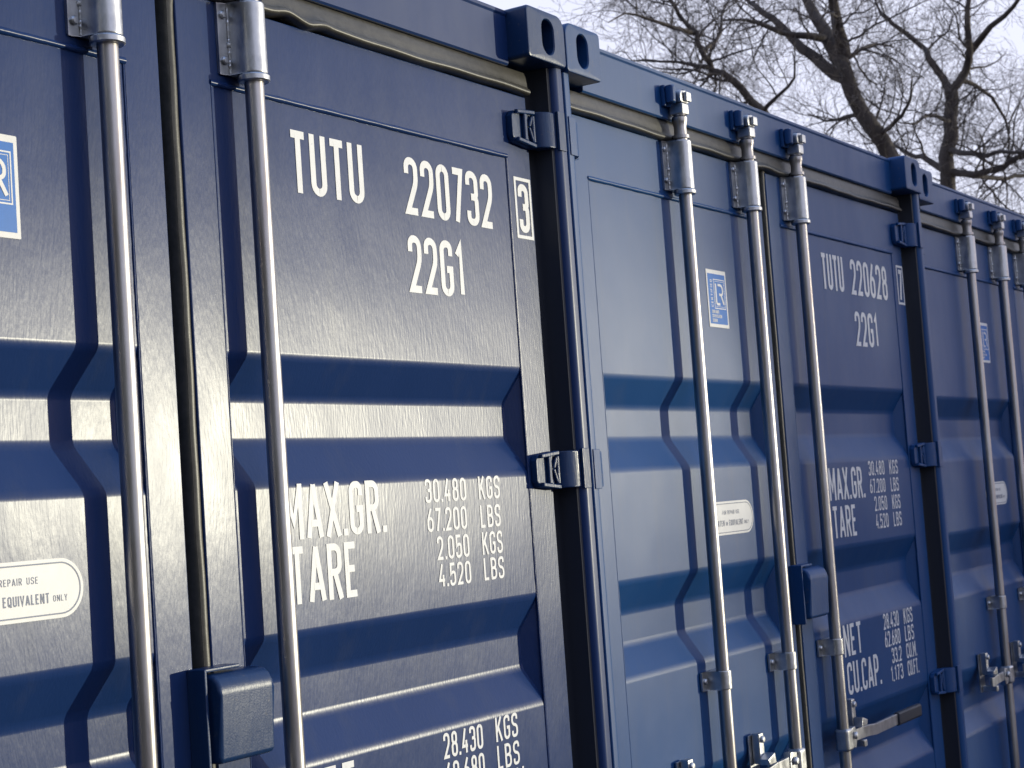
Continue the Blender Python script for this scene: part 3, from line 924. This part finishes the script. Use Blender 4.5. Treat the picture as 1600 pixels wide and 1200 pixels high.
PB = {'check': ('7', 2.286, 2.350, 2.082, 2.218), 'lines': [
    [('TUTU', 1.615, 1.792, 2.090, 2.204)], [('220628', 1.858, 2.190, 2.088, 2.204)], [('22G1', 1.861, 2.060, 1.921, 2.034)],
    [('MAX.GR.', 1.528, 1.823, 1.434, 1.533)], [('TARE', 1.537, 1.728, 1.319, 1.416)],
    [('30.480', 1.869, 2.014, 1.502, 1.549), ('KGS', 2.060, 2.141, 1.502, 1.549)],
    [('67.200', 1.870, 2.010, 1.445, 1.491), ('LBS', 2.060, 2.137, 1.445, 1.491)],
    [('2.050', 1.898, 2.012, 1.387, 1.434), ('KGS', 2.060, 2.138, 1.387, 1.434)],
    [('4.520', 1.897, 2.012, 1.330, 1.377), ('LBS', 2.060, 2.137, 1.330, 1.377)],
    [('NET', 1.541, 1.690, .960, 1.056)], [('CU.CAP.', 1.548, 1.829, .845, .942)],
    [('28.430', 1.887, 2.028, 1.008, 1.058), ('KGS', 2.074, 2.160, 1.008, 1.058)],
    [('62.680', 1.887, 2.028, .951, 1.001), ('LBS', 2.074, 2.160, .951, 1.001)],
    [('33.2', 1.937, 2.028, .895, .944), ('CU.M.', 2.074, 2.172, .895, .944)],
    [('1.173', 1.916, 2.028, .838, .887), ('CU.FT.', 2.074, 2.178, .838, .887)]]}
PITCH = 2.4457
container((0, 0, 0), 'nearest glossy navy shipping container, number 220732 in white on its right door', 'a', PA, True, (.753, 1.941), (.821, 1.416), False)
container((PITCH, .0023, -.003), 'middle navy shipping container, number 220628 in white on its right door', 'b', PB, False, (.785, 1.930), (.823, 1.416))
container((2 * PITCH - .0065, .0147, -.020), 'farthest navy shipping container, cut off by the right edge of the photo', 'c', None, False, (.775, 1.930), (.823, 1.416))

# ------------------------------------------------------------------ unseen dark-clad shed, added to darken the left-facing post sides and rods
plain('roof_felt', (.07, .07, .075), .85)
plain('cladding', (.045, .050, .052), .6)
shed = bpy.data.objects.new('added_shed', None); COL.objects.link(shed); shed.location = (-7.5, -4.0, 0)
shed['label'] = 'unseen tall dark-clad shed added at the left to darken rods and post sides'; shed['category'] = 'shed'
bm = bmesh.new(); box(bm, -6, 0, -11, 9, 0, 7.6, .01); obj('wall', to_mesh('swall', bm, 'cladding', 0), shed)
bm = bmesh.new(); prism(bm, [(-6.2, 7.602), (.25, 7.602), (-3, 8.9)], 'y', -11.2, 9.2); obj('roof', to_mesh('sroof', bm, 'roof_felt', 0), shed)
for k in range(39):
    bm = bmesh.new(); box(bm, .002, .035, -10.9 + k * .515, -10.9 + k * .515 + .40, .1, 7.5, .006); obj('cladding_board', to_mesh('sboard', bm, 'cladding', 0), shed)

# ------------------------------------------------------------------ bare trees behind the containers
TREES = {'leaning': [([(24.44, 6.6, 3.25), (24.23, 6.61, 4.63), (24.11, 6.58, 5.81), (24.06, 6.74, 6.43), (23.78, 6.95, 7.07), (23.61, 7.1, 7.62),
               (23.65, 7.24, 7.99)],
              0.255, 0.111),
             ([(23.65, 7.24, 7.99), (23.68, 7.45, 8.42), (23.87, 7.75, 8.95), (23.95, 7.86, 9.49), (23.95, 7.95, 10.35)], 0.128, 0.033),
             ([(23.7, 7.16, 7.96), (23.41, 7.11, 8.37), (22.89, 6.99, 8.65), (22.63, 6.92, 9.17), (22.36, 6.66, 9.71)], 0.119, 0.033),
             ([(23.74, 7.15, 7.63), (23.77, 7.53, 7.92), (23.88, 7.86, 8.29), (23.96, 8.23, 8.68), (24.1, 8.62, 9.1), (24.47, 8.99, 9.44),
               (24.47, 9.29, 9.94)],
              0.111, 0.023),
             ([(23.52, 7.4, 8.28), (23.0, 7.66, 8.29), (22.42, 7.81, 8.32), (21.86, 7.94, 8.36), (21.24, 8.02, 8.22)], 0.068, 0.013),
             ([(23.72, 7.13, 7.94), (24.21, 7.06, 8.18), (24.81, 7.06, 8.37), (25.49, 6.98, 8.45)], 0.045, 0.01),
             ([(23.89, 6.98, 7.07), (24.28, 7.42, 7.17), (24.64, 7.9, 7.24), (24.91, 8.31, 7.48)], 0.045, 0.01),
             ([(24.0, 6.85, 6.72), (23.49, 6.35, 6.77), (22.82, 5.91, 6.87), (21.96, 5.54, 7.03)], 0.045, 0.01)],
 'slender': [([(20.82, 6.72, 3.14), (20.81, 6.82, 4.57), (20.37, 6.88, 6.03), (20.19, 7.2, 6.68), (19.99, 7.35, 6.99), (19.94, 7.64, 7.18),
               (19.77, 7.69, 7.38), (19.72, 7.77, 7.69), (19.72, 7.95, 7.96), (19.52, 8.0, 8.15), (19.46, 8.15, 8.61)],
              0.149, 0.019),
             ([(19.88, 7.67, 7.22), (20.05, 8.01, 7.35), (20.31, 8.38, 7.51), (20.16, 8.75, 7.6), (20.42, 9.15, 7.68)], 0.038, 0.008),
             ([(19.76, 7.79, 7.69), (19.19, 7.84, 7.69), (18.77, 8.0, 7.74), (18.47, 8.17, 7.78), (18.01, 8.17, 7.56)], 0.038, 0.008),
             ([(19.83, 7.72, 7.4), (20.37, 7.69, 7.81), (20.66, 7.77, 8.16), (21.22, 7.77, 8.65)], 0.038, 0.008),
             ([(19.92, 7.61, 7.16), (20.26, 7.75, 7.03), (20.61, 8.04, 7.01)], 0.022, 0.007),
             ([(20.28, 7.13, 6.53), (19.91, 6.72, 6.64), (19.7, 6.38, 6.79), (19.3, 6.21, 7.02)], 0.038, 0.008)],
 'upright': [([(27.58, 7.28, 3.21), (27.44, 7.05, 4.94), (27.57, 6.94, 6.39), (27.59, 6.83, 7.27), (27.54, 6.72, 8.01)], 0.223, 0.117),
             ([(27.54, 6.72, 8.01), (27.68, 6.87, 8.25), (27.63, 7.11, 8.66), (27.87, 7.25, 8.98), (27.68, 7.68, 9.41), (27.96, 8.05, 9.88),
               (27.97, 8.11, 10.48)],
              0.081, 0.019),
             ([(27.54, 6.73, 7.97), (27.62, 6.46, 8.34), (27.39, 6.3, 8.59), (27.13, 6.22, 9.04), (27.16, 6.18, 9.4), (26.88, 6.01, 9.96)], 0.087,
              0.033),
             ([(27.68, 6.41, 8.61), (27.29, 5.85, 8.89), (26.92, 5.37, 9.08), (26.31, 4.9, 9.25)], 0.075, 0.019),
             ([(27.56, 6.87, 6.62), (27.31, 6.35, 6.46), (26.86, 5.76, 6.43), (26.41, 5.28, 6.47), (26.16, 4.6, 6.51)], 0.068, 0.033),
             ([(27.71, 6.63, 6.57), (28.68, 6.36, 6.55), (29.51, 6.14, 6.66), (30.69, 5.54, 6.54)], 0.053, 0.019),
             ([(27.55, 6.89, 6.6), (27.84, 7.32, 6.94), (28.28, 7.8, 7.2), (28.78, 8.37, 7.58), (29.04, 8.89, 7.67)], 0.068, 0.013),
             ([(27.56, 6.82, 6.98), (26.64, 6.07, 6.65), (25.85, 5.33, 6.46), (25.24, 4.59, 6.17)], 0.06, 0.019),
             ([(27.62, 6.57, 8.18), (28.27, 6.38, 8.09), (28.73, 6.24, 7.79), (29.31, 6.27, 7.37), (29.68, 6.49, 6.93)], 0.045, 0.013),
             ([(27.54, 6.79, 7.48), (26.81, 6.92, 7.5), (26.11, 6.98, 7.24), (25.5, 7.04, 7.21)], 0.045, 0.01)]}

def spline(pts, step):
    out = []
    P = [Vector(p) for p in pts]
    for i in range(len(P) - 1):
        p0, p1, p2, p3 = P[max(i - 1, 0)], P[i], P[i + 1], P[min(i + 2, len(P) - 1)]
        n = max(2, int((p2 - p1).length / step))
        for k in range(n):
            t = k / n
            out.append(.5 * ((2 * p1) + (p2 - p0) * t + (2 * p0 - 5 * p1 + 4 * p2 - p3) * t * t + (3 * p1 - p0 - 3 * p2 + p3) * t ** 3))
    out.append(P[-1])
    return out

def rand_dir(rnd):
    v = Vector((rnd.gauss(0, 1), rnd.gauss(0, 1), rnd.gauss(0, 1)))
    return v.normalized()

def bare_tree(limbs, base, label, seed, density=1.0, zmin=5.2, name='bare_tree', cat='tree', group='bare winter trees behind the containers', lmax=2.3):
    rnd = random.Random(seed)
    root = bpy.data.objects.new(name, None); COL.objects.link(root); root.location = base
    root['label'] = label; root['category'] = cat
    if group: root['group'] = group
    wood = bmesh.new(); twig = bmesh.new()
    B = Vector(base)
    def branch(p, d, L, r, level):
        seg = {1: .16, 2: .11, 3: .085, 4: .07}[level]
        n = max(3, int(L / seg)); pts = [p.copy()]; q = p.copy(); dd = d.normalized()
        gn = {1: .34, 2: .40, 3: .42, 4: .42}[level]
        for k in range(n):
            dd = (dd + rand_dir(rnd) * gn + Vector((0, 0, .035 if level < 3 else .0))).normalized()
            q = q + dd * seg; pts.append(q.copy())
        radii = [max(r * (1 - .75 * k / n), .0024) for k in range(n + 1)]
        tube(wood if level == 1 else twig, [x - B for x in pts], radii, {1: 6, 2: 4, 3: 3, 4: 3}[level], 0, False)
        if level >= 4: return
        step = {1: 1, 2: 1, 3: 2}[level]
        k = 1
        while k <= n:
            if rnd.random() < {1: .90, 2: .70, 3: .50}[level] * density:
                a = pts[k] - pts[k - 1]
                s = rand_dir(rnd); s = (s - a.normalized() * s.dot(a.normalized())).normalized()
                nd = a.normalized() * rnd.uniform(.35, .9) + s
                f = 1 - .5 * k / n
                nl = {1: rnd.uniform(.55, 1.25), 2: rnd.uniform(.30, .70), 3: rnd.uniform(.16, .36)}[level] * f
                nr = min(radii[k] * .62, {1: .0150, 2: .0092, 3: .0058}[level])
                branch(pts[k], nd, nl, nr, level + 1)
            k += step
    for li, (pts, r0, r1) in enumerate(limbs):
        pts = [Vector(p) for p in pts]
        if li == 0:
            f = pts[0]; pts = [Vector((base[0], base[1], -.15)), Vector((base[0] * .7 + f.x * .3, base[1] * .7 + f.y * .3, f.z * .35))] + pts
        sp = spline(pts, .22)
        n = len(sp); tot = n - 1
        kink = .16 * min(1, 4 * r0 + .3)
        sp = [sp[0]] + [q + rand_dir(rnd) * kink * .28 for q in sp[1:-1]] + [sp[-1]]
        radii = [r0 + (r1 - r0) * (k / tot) ** .85 for k in range(n)]
        if li == 0: radii = [radii[k] * (1.35 if k < 2 else 1.0) for k in range(n)]
        tube(wood, [x - B for x in sp], radii, 10 if r0 > .1 else 7)
        for k in range(1, n):
            if sp[k].z < zmin: continue
            reps = 1 if rnd.random() < .62 * density else 0
            if radii[k] < .05: reps += 1 if rnd.random() < .5 else 0
            for _ in range(reps):
                a = (sp[k] - sp[k - 1]).normalized()
                s = rand_dir(rnd); s = (s - a * s.dot(a)).normalized()
                nd = s + a * rnd.uniform(.1, .8) + Vector((0, 0, rnd.uniform(-.1, .5)))
                branch(sp[k], nd, rnd.uniform(.4 * lmax, lmax) * (1 - .35 * k / n), min(radii[k] * .45, rnd.uniform(.012, .028)), 1)
    obj('trunk', to_mesh('trunk', wood, 'bark', 60, False), root)
    obj('crown', to_mesh('crown', twig, 'twig_bark', 0), root)
    return root

bare_tree(TREES['slender'], (21.3, 7.4, 0), 'bare tree with one thin leaning stem, leftmost above the containers', 11)
bare_tree(TREES['leaning'], (24.9, 7.6, 0), 'bare tree with thick trunk leaning left and forking, between the other two', 23)
bare_tree(TREES['upright'], (27.7, 7.9, 0), 'bare tree with upright forked trunk and long sideways limbs, rightmost', 37)

# unseen bare thicket, added to part-shade the far end of the row
_a = math.radians(SUN_AZ); _t = Vector((math.sin(_a), -math.cos(_a), 0)); _q = Vector((math.cos(_a), math.sin(_a), 0))
rt = random.Random(5)
for k in range(5):
    c = _t * (30 + rt.uniform(-.8, .8)) + _q * (3.15 + k * .70)
    limbs = []
    for j in range(14):
        d = Vector((rt.uniform(-.9, .9), rt.uniform(-.9, .9), 0)); top = c + d + Vector((0, 0, rt.uniform(4.6, 6.2)))
        m1 = c + d * .35 + Vector((rt.uniform(-.2, .2), rt.uniform(-.2, .2), 1.6)); m2 = c + d * .7 + Vector((rt.uniform(-.2, .2), rt.uniform(-.2, .2), 3.4))
        limbs.append(([tuple(c + Vector((0, 0, .4))), tuple(m1), tuple(m2), tuple(top)], .07, .02))
    bare_tree(limbs, tuple(c), 'unseen bare many-stemmed bush added to part-shade the far containers', 60 + k, 1.0, .6, 'shade_bush', 'bush', 'unseen bare bushes added across the yard for their shade', .9)
